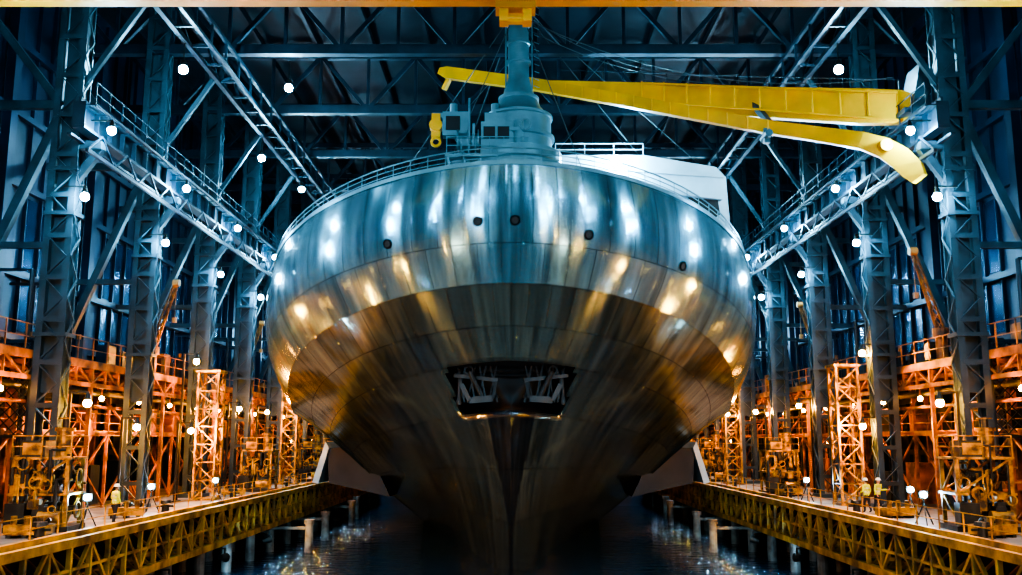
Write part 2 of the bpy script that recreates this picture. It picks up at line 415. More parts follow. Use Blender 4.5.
def tower(loc, H=8.2):
    w = MB(); s = .65
    for a in (-s, s):
        for c in (-s, s): w.beam((a, c, 0), (a, c, H), .14)
    z = 0.1; k = 0
    while z < H - 1:
        for (p, q) in (((-s, -s), (s, -s)), ((s, -s), (s, s)), ((s, s), (-s, s)), ((-s, s), (-s, -s))):
            if k % 2: p, q = q, p
            w.beam((*p, z), (*q, z + 1.15), .08); w.beam((*p, z), (*q, z), .07)
        z += 1.15; k += 1
    w.box((-.8, -.8, H), (.8, .8, H + .15)); w.box((-.8, -.8, 0), (.8, .8, .12))
    w.obj('lattice_tower', [MACH], loc=loc)
for p in ((-19.8, 62, 0), (20.2, 57, 0), (-19.6, 84, 0), (19.6, 84, 0)): tower(p)
def davit(loc, sg):
    w = MB()
    w.cyl((0, 0, 0), (0, 0, 1.2), .3, n=12); w.cyl((0, 0, 1.2), (0, 0, 1.7), .42, n=12)
    a0 = V((0, 0, 1.6)); a1 = V((-1.8 * sg, -1.4, 5.6))
    for d in ((-.22, 0, 0), (.22, 0, 0), (0, .25, .1)): w.beam(a0 + V(d), a1 + V(d) * .5, .09)
    for q in range(9):
        p = a0.lerp(a1, q / 9); r2 = a0.lerp(a1, (q + 1) / 9)
        w.beam(p + V((-.2, 0, 0)), r2 + V((.2, 0, 0)), .05); w.beam(p + V((.2, 0, 0)), r2 + V((0, .2, .1)), .05)
    w.cyl(a1 + V((-.2, 0, 0)), a1 + V((.2, 0, 0)), .22, n=12)
    w.beam(a1, a1 + V((0, 0, -2.2)), .03); w.box((a1.x - .12, a1.y - .12, a1.z - 2.5), (a1.x + .12, a1.y + .12, a1.z - 2.2))
    w.box((-.5, .3, .1), (.5, 1.0, 1.0), 1)
    w.obj('davit_crane', [RUST, MACHD], loc=loc)
davit((-22.9, 59.5, 8), -1); davit((22.9, 49.5, 8), 1); davit((22.9, 69, 8), 1); davit((-22.9, 80, 8), -1)

# ------------------------------------------------------------------ winch machines on the docks
def winch(loc, rz, sd):
    r = random.Random(sd); w = MB()
    w.box((-1.3, -1.1, 0), (1.3, 1.1, .22), 1)
    for a in (-1.1, 1.1):
        for c in (-.9, .9): w.beam((a, c, .2), (a, c, 3.1), .16)
    for z in (1.5, 3.0):
        w.box((-1.25, -1.05, z), (1.25, 1.05, z + .1), 0)
    for a in (-1.1, 1.1): w.beam((a, -.9, .3), (a, .9, 1.5), .1); w.beam((a, .9, 1.6), (a, -.9, 3), .1)
    for c in (-.9, .9): w.beam((-1.1, c, 1.6), (1.1, c, 3), .09)
    for z, rr in ((.85, .45), (2.25, .42)):
        w.cyl((-.75, 0, z), (.75, 0, z), rr * .72, n=20, mi=1)
        for xx in (-.78, -.1, .72): w.cyl((xx, 0, z), (xx + .07, 0, z), rr, n=20)
        for q in range(9): w.ring((-.65 + q * .15, 0, z), (1, 0, 0), rr * .75, .03, 14, 1)
        w.cyl((.8, 0, z), (1.25, 0, z), .2, n=12, mi=1); w.ring((1.28, 0, z), (1, 0, 0), .34, .03, 16)
    w.box((-1.2, -1.3, .25), (-.4, -.6, 1.2), 1); w.cyl((.1, -1.05, .6), (1.0, -1.05, .6), .28, n=16); w.box((.3, -1.2, .85), (.7, -.9, 1.05), 1)
    w.box((-.9, -.9, 3.1), (.1, .2, 3.8), 1); w.box((-.8, -.95, 3.2), (0, -.9, 3.7))
    w.cyl((.55, 0, 3.1), (.55, 0, 4.2), .32, n=16); w.cyl((.55, 0, 4.2), (.55, 0, 4.35), .42, n=16); w.cyl((.55, 0, 4.35), (.55, 0, 4.8), .14, n=10, mi=1)
    w.ring((.55, 0, 4.75), (0, 0, 1), .3, .03, 14)
    for q in range(22):
        a = r.uniform(-1.2, 1.2); c = r.choice((-1.15, 1.15, -.8)); z = r.uniform(.4, 2.2); h = r.uniform(.5, 1.5)
        w.cyl((a, c, z), (a, c, z + h), r.uniform(.03, .09), n=8, mi=q % 2)
        w.cyl((a, c, z + h), (a + r.uniform(-.6, .6), c * .7, z + h), .05, n=8, mi=q % 2)
    for q in range(6): w.ring((r.uniform(-1, 1), -1.25, r.uniform(.8, 2.9)), (0, 1, 0), r.uniform(.14, .3), .025, 12)
    for q in range(5): x = r.uniform(-1, .6); z = r.uniform(.4, 2.5); w.box((x, -1.15, z), (x + r.uniform(.25, .5), -.7, z + r.uniform(.25, .6)), q % 2)
    for zz in (3.55, 4.0):
        for a, c in (((-1.2, -1), (1.2, -1)), ((1.2, -1), (1.2, 1)), ((1.2, 1), (-1.2, 1)), ((-1.2, 1), (-1.2, -1))): w.beam((*a, zz), (*c, zz), .04)
    for a in (-1.2, 0, 1.2):
        for c in (-1, 1): w.beam((a, c, 3.1), (a, c, 4.0), .045)
    o = w.obj('mooring_winch', [MACH, MACHD], loc=loc); o.rotation_euler = (0, 0, rz)
for i, (x, y, rz) in enumerate(((-20.0, 41.2, .1), (-19.2, 72.5, .0), (-18.9, 90, .2), (20.2, 41.4, -.1), (19.6, 69.5, 0.), (18.9, 90, .1), (-19.0, 103, 0), (19.0, 103, 0))):
    winch((x, y, 0), rz, i)
r = random.Random(5)
for sg in (-1, 1):
    for y in (33, 36.8, 50, 62, 77, 96, 108):
        w = MB(); w.cyl((0, 0, 0), (0, 0, .12), .38, n=14); w.cyl((0, 0, .1), (0, 0, .55), .2, .17, n=14); w.cyl((0, 0, .55), (0, 0, .72), .32, .26, n=14)
        w.beam((-.42, 0, .42), (.42, 0, .42), .1)
        w.obj('mooring_bollard', [MACHD], loc=(18.05 * sg, y, 0))
    for y in (38.3, 47.9, 66):
        w = MB()
        w.box((-.8, -.5, .12), (.8, .5, .5))
        for q in (-.6, 0, .6): w.box((q - .1, -.5, 0), (q + .1, .5, .12), 1)
        for q in (-.5, 0, .5): w.cyl((q, -.3, .5), (q, -.3, .85), .12, n=10); w.cyl((q, .2, .5), (q + .2, .2, .7), .1, n=8, mi=1)
        o = w.obj('parts_pallet', [MACH, MACHD], loc=(19.2 * sg, y, 0)); o.rotation_euler = (0, 0, r.uniform(-.5, .5))

# ------------------------------------------------------------------ lamps
def flood_mesh(sg, mat, name, R=.2):
    w = MB()
    w.lathe((0, 0, 0), [(R * .85, .06), (R * .8, .12), (R * .6, .22), (.08, .34), (.05, .45)], 14, 0)
    w.sph((0, 0, -.1), R, 12, 1)
    w.beam((0, 0, .4), (1.0 * sg, 0, .4), .08)
    return w.mesh(name, [MACHD, mat])
fm = {s: flood_mesh(s, LAMPB, 'floodlight') for s in (-1, 1)}
for sg in (-1, 1):
    for i, y in enumerate(COLY):
        mkobj('floodlight', fm[sg], loc=((19.2 if y > 30 else 19.8) * sg, y - .6, 18.6))
        if y > 30: mkobj('floodlight', fm[sg], loc=(20.2 * sg, y - .7, 15.3))
w = MB(); w.lathe((0, 0, 0), [(.22, -.02), (.2, .1), (.15, .25), (.1, .35), (.03, .4)], 16, 0); w.sph((0, 0, -.2), .25, 12, 1); w.cyl((0, 0, .3), (0, 0, 1.6), .04, n=6)
rl = w.mesh('roof_light', [MACHD, LAMPR])
for (x, y, z) in ((-18, 48.7, 24.1), (-18, 65, 24.1), (-14, 56, 25.9), (-17, 73.5, 24.1), (18, 48.7, 24.1), (17, 73.5, 24.1),
                  (-17, 26, 24.1), (17, 26, 24.1), (-17, 8, 24.1), (17, 8, 24.1), (-9, 14, 25.8), (9, 14, 25.8), (-4, 2, 25.8), (4, 2, 25.8)):  # this row is out of view, added to brighten the upper hull
    mkobj('roof_light', rl, loc=(x, y, z))
for (x, y, z) in ((-20.2, 60.0, 8.9), (-20.2, 70.0, 6.2), (-20.2, 51, 4.6), (-19.6, 43.5, 5.6), (-19.8, 92, 6.3), (-20.2, 59.6, 4.5), (-20.2, 78, 6.2), (-20, 104, 6.2),
                  (20.4, 54.2, 8.9), (20.2, 66, 6.3), (20.2, 54.2, 4.7), (19.8, 43.4, 5.6), (20, 87, 6.3), (20, 77, 6.2), (20, 101, 6.2)):
    s = 1 if x > 0 else -1
    w = MB(); w.lathe((0, 0, 0), [(.16, .05), (.16, .1), (.12, .2), (.08, .34), (.05, .45)], 14, 0); w.sph((0, 0, -.1), .18, 12, 1)
    w.beam((0, 0, .4), (.8 * s, 0, .4), .09); w.beam((.8 * s, 0, .45), (.8 * s, 0, -z), .12); w.box((.8 * s - .2, -.2, -z), (.8 * s + .2, .2, -z + .1))
    w.obj('sodium_lamp', [MACHD, LAMPO], loc=(x, y, z))
for sg in (-1, 1):
    for y in (8, 20, 32):
        w = MB(); w.cyl((0, 0, 0), (0, 0, 6.2), .09, n=8); w.cyl((0, 0, 0), (0, 0, .3), .25, n=10); w.beam((0, 0, 6.1), (-.9 * sg, 0, 6.3), .08)
        w.lathe((-.9 * sg, 0, 6.2), [(.36, 0), (.3, .15), (.1, .3)], 14, 0); w.sph((-.9 * sg, 0, 6.1), .2, 12, 1)
        w.obj('added_dock_lamp', [MACHD, LAMPO], loc=(19.5 * sg, y, 0))  # posts added out of view for golden reflections on the hull
    for y, z in ((24.5, 4.0),):
        w = MB(); w.box((-.9, -.6, .3), (.9, .6, 1.2)); w.beam((0, 0, 1.2), (0, 0, z - 1), .18)
        for a in (-.8, .8): w.cyl((a, -.7, .3), (a, -.55, .3), .3, n=12); w.cyl((a, .55, .3), (a, .7, .3), .3, n=12)
        for i in (-1, 0):
            for j in (-1, 0):
                w.box((i * 1.3 + .05, 0, z + j * 1.05), (i * 1.3 + 1.25, .25, z + j * 1.05 + 1.0)); w.box((i * 1.3 + .12, .25, z + j * 1.05 + .07), (i * 1.3 + 1.18, .27, z + j * 1.05 + .93), 1)
        o = w.obj('added_light_tower', [MACHD, FILL_PANEL], loc=(19.3 * sg, y, 0)); o.rotation_euler = (0, 0, .45 * sg)  # tower added out of view to light the lower hull
w = MB()
for q in range(3):
    a = q * 2.094 + .3; w.beam((.45 * math.cos(a), .45 * math.sin(a), 0), (0, 0, .95), .05)
w.cyl((0, 0, .9), (0, 0, 1.2), .04, n=8); w.box((-.2, -.04, 1.18), (.2, .12, 1.52)); w.sph((0, -.1, 1.35), .13, 12, 1, (1.1, .7, 1))
wl = w.mesh('tripod_work_light', [MACHD, LAMPW])
for p in ((-19.0, 41.8), (-19.4, 51.5), (-18.4, 59.4), (18.9, 43.8), (20.2, 48.3), (18.6, 60.)):
    mkobj('tripod_work_light', wl, loc=(p[0] if p[1] != 41.8 else -18.5, p[1], 0))

# ------------------------------------------------------------------ SHIP
ship = empty('ship', (0, 60, 0))
OFF = V((0, -60, 0))
def sobj(mb, name, mats, smooth=False):
    o = mb.obj(name, mats, ship, smooth); o.location = OFF; return o
LV = [(14.0, 10.2, 46.0, 17.0, 22, 1.75), (12.1, 7.8, 46.15, 17.4, 22, 1.78), (10.0, 5.0, 46.6, 17.3, 22, 1.78), (8.0, 2.0, 47.3, 16.0, 22, 1.75),
      (6.0, 1.0, 48.8, 14.8, 22.5, 1.66), (4.2, .0, 49.9, 13.8, 23, 1.50), (1.6, -1.4, 51.0, 12.7, 25, 1.22), (-1.5, -3.1, 51.9, 11.5, 28, 1.03),
      (-4.5, -5.4, 53.0, 10.2, 34, .95), (-8.0, -8.0, 54.4, 8.8, 42, .91), (-10.5, -10.5, 56, 8, 46, .9)]
def cr(p0, p1, p2, p3, t):
    return .5 * ((2 * p1) + (-p0 + p2) * t + (2 * p0 - 5 * p1 + 4 * p2 - p3) * t * t + (-p0 + 3 * p1 - 3 * p2 + p3) * t ** 3)
def level(l):
    lo, hi = (0, 3) if l <= 3 else (3, 10)
    i = min(int(l), hi - 1); t = l - i
    g = lambda k: LV[max(lo, min(hi, k))]
    return [cr(g(i - 1)[q], g(i)[q], g(i + 1)[q], g(i + 2)[q], t) for q in range(6)]
YA = 116.0
def HP(l, t):
    df, ds, yf, bb, L, n = level(l)
    s = 1 if t >= 0 else -1; a = min(abs(t), 1) * math.pi / 2; e = 2 / n
    c = max(0., math.cos(a)); x = bb * math.sin(a) ** e; y = yf + L * (1 - c ** e); z = df + (ds - df) * (1 - c) ** 1.15
    if abs(t) > 1:
        y = yf + L + (YA - yf - L) * (abs(t) - 1)
    return V((x * s, y, z + CAMZ))
SUB = 8; NT = 72; NA = 8
ls = [i / SUB for i in range(0, 10 * SUB + 1)]
ts = [-(1 + (NA - k) / NA) for k in range(NA)] + [(-NT + k) / NT for k in range(2 * NT + 1)] + [1 + (k + 1) / NA for k in range(NA)]
verts = [HP(l, t) for l in ls for t in ts]
W = len(ts)
def hull_uv(li, ti):
    l = ls[li]; t = ts[ti]
    u = t * 27 if abs(t) <= 1 else (27 + (abs(t) - 1) * 50) * (1 if t > 0 else -1)
    return (u + 100.5, 40 - l * 2.35)
me = bpy.data.meshes.new('hull')
faces = [(i * W + j, i * W + j + 1, (i + 1) * W + j + 1, (i + 1) * W + j) for i in range(len(ls) - 1) for j in range(W - 1)]
me.from_pydata(verts, [], faces)
uvl = me.uv_layers.new(name='UVMap')
for p in me.polygons:
    for li_, vi in zip(p.loop_indices, p.vertices):
        uvl.data[li_].uv = hull_uv(vi // W, vi % W)

def hull_mat(name, c1, c2, seam, rough, metal, bw, rh, aniso=.6):
    m = bpy.data.materials.new(name); m.use_nodes = True
    nt = m.node_tree; b = nt.nodes['Principled BSDF']; L = nt.links
    uv = nd(nt, 'ShaderNodeUVMap'); uv.uv_map = 'UVMap'
    br = nd(nt, 'ShaderNodeTexBrick'); br.offset = 0.5; br.squash = 1
    br.inputs['Scale'].default_value = 1; br.inputs['Mortar Size'].default_value = 0.02; br.inputs['Mortar Smooth'].default_value = .3
    br.inputs['Brick Width'].default_value = bw; br.inputs['Row Height'].default_value = rh; br.inputs['Bias'].default_value = 0
    br.inputs['Color1'].default_value = (*c1, 1); br.inputs['Color2'].default_value = (*c2, 1); br.inputs['Mortar'].default_value = (*seam, 1)
    L.new(uv.outputs['UV'], br.inputs['Vector'])
    mp = nd(nt, 'ShaderNodeMapping'); mp.inputs['Scale'].default_value = (1.1, .09, 1)
    L.new(uv.outputs['UV'], mp.inputs['Vector'])
    ns = nd(nt, 'ShaderNodeTexNoise'); ns.inputs['Scale'].default_value = 1.6; ns.inputs['Detail'].default_value = 6
    L.new(mp.outputs['Vector'], ns.inputs['Vector'])
    rp = nd(nt, 'ShaderNodeMapRange'); rp.inputs['From Min'].default_value = .3; rp.inputs['From Max'].default_value = .7
    rp.inputs['To Min'].default_value = .5; rp.inputs['To Max'].default_value = 1.25
    L.new(ns.outputs['Fac'], rp.inputs['Value'])
    mx = nd(nt, 'ShaderNodeMix'); mx.data_type = 'RGBA'; mx.blend_type = 'MULTIPLY'; mx.inputs[0].default_value = 1
    L.new(br.outputs['Color'], mx.inputs[6]); L.new(rp.outputs['Result'], mx.inputs[7])
    L.new(mx.outputs[2], b.inputs['Base Color'])
    ad = nd(nt, 'ShaderNodeMath'); ad.operation = 'MULTIPLY_ADD'; ad.inputs[1].default_value = .12; ad.inputs[2].default_value = rough - .05
    L.new(ns.outputs['Fac'], ad.inputs[0])
    L.new(ad.outputs[0], b.inputs['Roughness'])
    b.inputs['Metallic'].default_value = metal
    b.inputs['Anisotropic'].default_value = aniso; b.inputs['Anisotropic Rotation'].default_value = .25
    tg = nd(nt, 'ShaderNodeTangent'); tg.direction_type = 'UV_MAP'; tg.uv_map = 'UVMap'; L.new(tg.outputs[0], b.inputs['Tangent'])
    mp2 = nd(nt, 'ShaderNodeMapping'); mp2.inputs['Scale'].default_value = (1, .3, 1); L.new(uv.outputs['UV'], mp2.inputs['Vector'])
    n2 = nd(nt, 'ShaderNodeTexNoise'); n2.inputs['Scale'].default_value = .6; n2.inputs['Detail'].default_value = 2
    L.new(mp2.outputs['Vector'], n2.inputs['Vector'])
    b1 = nd(nt, 'ShaderNodeBump'); b1.inputs['Strength'].default_value = .5; b1.inputs['Distance'].default_value = .10
    L.new(n2.outputs['Fac'], b1.inputs['Height'])
    b2 = nd(nt, 'ShaderNodeBump'); b2.inputs['Strength'].default_value = .6; b2.inputs['Distance'].default_value = .03; b2.invert = True
    L.new(br.outputs['Fac'], b2.inputs['Height']); L.new(b1.outputs['Normal'], b2.inputs['Normal'])
    L.new(b2.outputs['Normal'], b.inputs['Normal'])
    return m
HU = hull_mat('hull_upper_plating', (.14, .31, .38), (.27, .47, .54), (.02, .05, .07), .17, .78, 1.5, 7.05, .72)
HL = hull_mat('hull_lower_plating', (.20, .25, .22), (.33, .37, .29), (.03, .04, .04), .15, .88, 1.5, 2.35, .7)
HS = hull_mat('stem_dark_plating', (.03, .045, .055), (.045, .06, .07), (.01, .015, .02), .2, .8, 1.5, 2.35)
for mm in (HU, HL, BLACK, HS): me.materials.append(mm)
bm = bmesh.new(); bm.from_mesh(me); bm.verts.ensure_lookup_table(); bm.faces.ensure_lookup_table()
nf = W - 1; rec = []
for k, f in enumerate(bm.faces):
    i = k // nf; f.smooth = True
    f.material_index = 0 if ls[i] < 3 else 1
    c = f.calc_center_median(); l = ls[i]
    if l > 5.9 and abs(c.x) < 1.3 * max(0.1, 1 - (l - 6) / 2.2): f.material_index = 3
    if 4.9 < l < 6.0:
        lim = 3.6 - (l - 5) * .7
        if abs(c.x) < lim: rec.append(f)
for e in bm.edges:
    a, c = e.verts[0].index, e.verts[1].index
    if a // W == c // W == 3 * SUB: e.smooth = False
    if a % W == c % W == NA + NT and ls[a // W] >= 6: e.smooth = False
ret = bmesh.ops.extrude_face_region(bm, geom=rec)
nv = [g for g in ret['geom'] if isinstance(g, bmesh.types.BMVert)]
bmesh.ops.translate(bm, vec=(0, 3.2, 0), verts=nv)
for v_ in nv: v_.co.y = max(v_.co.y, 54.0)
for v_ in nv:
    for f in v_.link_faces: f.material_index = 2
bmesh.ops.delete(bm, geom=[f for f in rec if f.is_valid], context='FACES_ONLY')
bmesh.ops.recalc_face_normals(bm, faces=bm.faces)
bm.to_mesh(me); bm.free()
o = mkobj('hull', me, ship, OFF)

w = MB()
tt = [-2 + 4 * k / 200 for k in range(201)]
rim = [HP(0, t) for t in tt]
def inward(k, d):
    a = rim[max(0, k - 1)]; c = rim[min(len(rim) - 1, k + 1)]; tg = (c - a); tg.z = 0; tg.normalize()
    return V((-tg.y, tg.x, 0)) * d
for k in range(200):
    a, c = rim[k], rim[k + 1]; ai = a + inward(k, .35); ci = c + inward(k + 1, .35)
    up = V((0, 0, .12)); dn = V((0, 0, -.1)); oa = a - inward(k, .08); oc = c - inward(k + 1, .08)
    w.add([oa + dn, oc + dn, oc + up, oa + up, ai + up, ci + up, ai - V((0, 0, 1.1)), ci - V((0, 0, 1.1))],
          [(0, 1, 2, 3), (3, 2, 5, 4), (4, 5, 7, 6)])
sobj(w, 'bulwark', [MASTM])
w = MB()
inn = [rim[k] + inward(k, .35) - V((0, 0, 1.05)) for k in range(201)]
w.add(inn, [(k, k + 1, 199 - k, 200 - k) for k in range(0, 100)])
sobj(w, 'deck', [DSTEEL])
w = MB(); k = 0
for k in range(14, 187):
    a = rim[k] + inward(k, .15); c = rim[k + 1] + inward(k + 1, .15)
    for h in (.32, .58, .85): w.beam(a + V((0, 0, h)), c + V((0, 0, h)), .04 if h < .8 else .06)
    if (k % 2 == 0): w.beam(a, a + V((0, 0, .85)), .05)
sobj(w, 'deck_railing', [MASTM])
w = MB()
for l, t in ((1.7, -.275), (1.5, -.08), (1.5, .012), (1.7, .175), (1.85, .40)):
    p = HP(l, t); n = (HP(l, t + .01) - p).cross(HP(l + .05, t) - p).normalized()
    if n.y > 0: n = -n
    w.cyl(p - n * .1, p + n * .03, .2, n=18, mi=1); w.ring(p + n * .03, n, .23, .03, 18, 0)
sobj(w, 'fairleads', [HS, BLACK])
w = MB()
for s in (-1, 1):
    for q in range(4):
        w.beam((s * (.75 + q * .62), 52.1 + q * .22, 5.9), (s * (1.15 + q * .62), 52.2 + q * .22, 7.9), .1)
        w.beam((s * (1.25 + q * .6), 52.3 + q * .22, 5.9), (s * (.8 + q * .6), 52.1 + q * .22, 7.9), .08)
    w.beam((s * .7, 52.0, 7.1), (s * 3.2, 52.7, 7.4), .16, .2); w.beam((s * .7, 52.0, 6.2), (s * 3.0, 53.2, 6.2), .14, .14)
    w.cyl((s * 1.5, 52.3, 6.0), (s * 2.3, 52.1, 7.6), .15, n=10); w.beam((s * 1.0, 52.1, 6.1), (s * 2.3, 52.4, 6.0), .25, .35)
    w.beam((s * 1.0, 52.0, 6.1), (s * .85, 51.9, 7.0), .16, .25); w.beam((s * 2.3, 52.3, 6.0), (s * 2.75, 52.4, 6.9), .16, .25)
    w.ring((s * 2.35, 52.1, 7.65), (0, 1, 0), .22, .05, 12)
    w.cyl((s * 2.9, 53.0, 5.8), (s * 2.9, 53.0, 7.8), .12, n=10)
w.cyl((-3.2, 53.5, 7.5), (3.2, 53.5, 7.5), .14, n=10)
ANCH = pmat('anchor_dark_steel', (.02, .024, .026), .5, .45, 2, .4)
sobj(w, 'anchor_gear', [ANCH])
for s in (-1, 1):
    w = MB()
    w.prism([(x * s, z + CAMZ) for x, z in ((-15.3, -.6), (-15.1, -3.5), (-10, -4.6), (-12, -.6))], 79, 86, 0)
    w.prism([(x * s, z + CAMZ) for x, z in ((-15.4, -.1), (-16.4, -3.4), (-15.9, -3.5), (-15.1, -.6))], 78.6, 86, 1)
    sobj(w, 'bilge_sponson', [BLACK, WHITE])
w = MB(); MC = (.45, 52.6, CAMZ)
w.lathe(MC, [(2.7, 12.3), (2.7, 15.6), (2.5, 15.8), (2.5, 16.4), (1.95, 16.6), (1.95, 17.2), (2.1, 17.25), (2.1, 17.45), (1.9, 17.5), (1.9, 18.5), (2.0, 18.55), (2.0, 18.7),
             (1.75, 18.75), (1.3, 19.3), (1.15, 19.7), (1.2, 19.72), (1.2, 19.9), (.95, 19.95), (.85, 20.4), (.7, 20.9), (.62, 21.2), (.62, 22.0), (.74, 22.05), (.74, 22.2), (.62, 22.25),
             (.62, 23.2), (.7, 23.25), (.7, 23.4), (.6, 23.45), (.6, 24.4), (.72, 24.45), (.72, 24.6), (.55, 24.65), (.55, 26.5)], 36)
for q in range(20):
    z = CAMZ + 17.2 + q * .45
    if z > 24: w.beam((MC[0] + .9, MC[1] - .9, z), (MC[0] + 1.2, MC[1] - .6, z), .035)
w.cyl((MC[0] - .75, MC[1] - .3, 24), (MC[0] - .75, MC[1] - .3, 30), .06, n=6); w.cyl((MC[0] + .8, MC[1] - .2, 24), (MC[0] + .8, MC[1] - .2, 29.5), .05, n=6)
sobj(w, 'mast', [MASTM], True)
w = MB(); yb = 51.4
w.cyl((-1.6, yb, 16.1), (-1.6, yb, 19.6), .55, n=16); w.box((-3.2, yb - .9, 19.5), (1.0, yb + .9, 19.7))
w.box((-1.7, yb - .8, 19.7), (.1, yb + .3, 21.6)); w.box((-1.55, yb - .84, 20.6), (-.9, yb - .8, 21.3), 1); w.box((-.75, yb - .84, 20.6), (-.1, yb - .8, 21.3), 1)
w.box((-1.5, yb - .6, 21.6), (-.3, yb + .2, 22.2)); w.cyl((-.9, yb, 22.2), (-.9, yb, 22.9), .25, n=12)
w.cyl((-3.0, yb - .3, 20.5), (-1.9, yb - .3, 20.5), .55, n=20)
for xx in (-3.05, -2.5, -1.9): w.cyl((xx, yb - .3, 20.5), (xx + .08, yb - .3, 20.5), .75, n=20)
w.box((-3.9, yb - .5, 20.9), (-2.4, yb + .2, 22.3)); w.box((-3.7, yb - .6, 21.2), (-2.9, yb - .5, 22.0), 1); w.cyl((-3.3, yb, 22.3), (-3.3, yb, 22.9), .22, n=12)
w.beam((-3.9, yb, 22.2), (-4.5, yb, 22.2), .3, .3)
for xx in (-3.6, -2.8, -2., -1.2, -.4, .4, 1.0): w.beam((xx, yb - 1.1, 19.6), (xx, yb - 1.1, 20.6), .05)
for z in (20.1, 20.6): w.beam((-3.6, yb - 1.1, z), (1.0, yb - 1.1, z), .05)
w.box((-3.7, yb - 1.15, 19.45), (1.1, yb + 1, 19.6)); w.cyl((.45, yb - .6, 19.6), (.45, yb - .6, 21.7), .3, n=12)
w.box((-3.3, yb - .4, 17.3), (-2.3, yb + .4, 19.5))
for q in range(5): w.beam((-3.5 + q * .9, yb - 1.0, 19.4), (-3.1 + q * .9, yb - .4, 17.6), .12)
w.cyl((-2.1, yb - 1, 20.1), (-2.1, yb - 1, 21.4), .08, n=8); w.cyl((-2.35, yb - 1, 19.6), (-2.35, yb - 1, 22.9), .06, n=8); w.ring((.8, yb - 1.0, 21.4), (0, 1, 0), .3, .05, 12)
w.beam((-4.3, yb, 22.3), (-4.3, yb, 20.9), .5, .4, 2); w.ring((-4.3, yb, 20.65), (0, 1, 0), .25, .07, 12, 2); w.cyl((-4.3, yb - .3, 21.6), (-4.3, yb + .3, 21.6), .38, n=14, mi=2)
sobj(w, 'deck_crane_unit', [MASTM, BLACK, YEL], True)
# deckhouse, starboard of the mast
w = MB()
w.prism([(2.9, 13.8), (2.9, 22.1), (8.6, 22.1), (13.3, 21.3), (13.9, 20.6), (14.1, 16.9), (14.0, 14.0)], 58.5, 70)
w.prism([(9.2, 19.5), (13.3, 19.05), (13.4, 18.1), (12.8, 17.7), (10.6, 18.4), (9.2, 18.8)], 58.3, 58.5, 1)
w.prism([(9.1, 19.7), (13.5, 19.2), (13.5, 19.0), (9.1, 19.5)], 58.0, 58.5)
for xx in (4.2, 5.8, 7.3): w.box((xx, 58.42, 19.6), (xx + 1.0, 58.5, 20.4), 1)
w.beam((2.9, 58.4, 21.4), (13.7, 58.4, 20.6), .1, .12)
for xx in (2.9, 4.8, 6.7, 8.6): w.beam((xx, 58.6, 22.1), (xx, 58.6, 22.9), .06)
w.beam((2.9, 58.6, 22.9), (8.6, 58.6, 22.9), .06); w.beam((2.9, 58.6, 22.5), (8.6, 58.6, 22.5), .05)
w.cyl((6.7, 58.6, 21.4), (6.7, 57.6, 21.4), .1, n=8); w.sph((6.7, 57.4, 21.35), .36, 12, 2)
sobj(w, 'deckhouse', [WHITE, BLACK, LAMPR])
w = MB(); tp = V((MC[0], MC[1], 29.6))
for e in ((-6, 66, 16.5), (9, 60, 21.9), (13.5, 60, 21.0), (-3.2, 51, 20), (4.6, 50.4, 17.0), (-12, 62, 14.6)):
    w.beam(tp, e, .045)
sobj(w, 'mast_rigging', [CAB])

# ------------------------------------------------------------------ boom crane
crane = empty('boom_crane', (20.3, 46, 20))
def cobj(mb, name, mats, smooth=False):
    o = mb.obj(name, mats, crane, smooth); o.location = -V(crane.location); return o
w = MB()
w.sweep([((-4.6, 57.2, 27.3), .3, .4), ((-4.1, 56.9, 27.05), .45, .75), ((1.5, 54.2, 25.2), .5, .7), ((7.5, 51.2, 22.85), .5, .68), ((13.8, 47.9, 20.3), .5, .7), ((16.2, 46.1, 19.25), .5, .75),
         ((17.6, 45.0, 18.6), .5, .85), ((18.5, 44.5, 18.05), .5, 1.0), ((19.1, 44.1, 17.4), .5, 1.1), ((19.5, 43.8, 16.75), .5, 1.05), ((19.7, 43.6, 16.25), .45, .7)])
w.beam((-3.8, 56.8, 27.0), (-4.3, 57.1, 26.0), .3, .25)
# lacing plates and pin joints along the boom
for q in range(14):
    a = V((1.5, 54.2, 25.2)).lerp(V((13.8, 47.9, 20.3)), q / 13); w.beam(a + V((-.14, -.27, -.36)), a + V((-.14, -.27, .36)), .07, .05)
w.cyl((18.4, 44.0, 18.1), (18.4, 45.0, 18.1), .3, n=16)
cobj(w, 'lower_boom', [YEL])
w = MB()
w.sweep([((.6, 57.0, 26.3), .3, .5), ((3.1, 56.0, 25.75), .4, .75), ((8, 53.2, 24.25), .5, 1.2), ((12.9, 50.6, 22.75), .5, 1.65), ((18.4, 46.4, 20.9), .5, 1.85), ((19.8, 45.4, 20.5), .5, 1.7), ((20.6, 44.9, 20.3), .5, 1.0)])
for q in range(11):
    a = V((8, 53.2, 24.3)).lerp(V((19.8, 45.4, 20.5)), q / 10); w.beam(a + V((-.22, -.28, -.62)), a + V((-.22, -.28, .62)), .08, .08)
w.beam((8 - .2, 53.2 - .28, 24.8), (19.8 - .2, 45.4 - .28, 21.2), .1, .1); w.beam((8 - .2, 53.2 - .28, 23.7), (19.8 - .2, 45.4 - .28, 19.75), .1, .1)
cobj(w, 'upper_boom', [YEL])
w = MB()
for q in range(9):
    a = V((3.1, 56.0, 26.1)).lerp(V((12.9, 50.6, 23.5)), q / 8); w.beam(a, a + V((0, 0, .8)), .04)
w.beam((3.1, 56, 26.9), (12.9, 50.6, 24.3), .04)
for q in range(6):
    a = V((12.9, 50.6, 23.5)).lerp(V((19.8, 45.4, 21.2)), q / 5); w.beam(a, a + V((0, 0, .8)), .04)
w.beam((12.9, 50.6, 24.3), (19.8, 45.4, 22.0), .04)
cobj(w, 'boom_handrail', [DSTEEL])
w = MB()
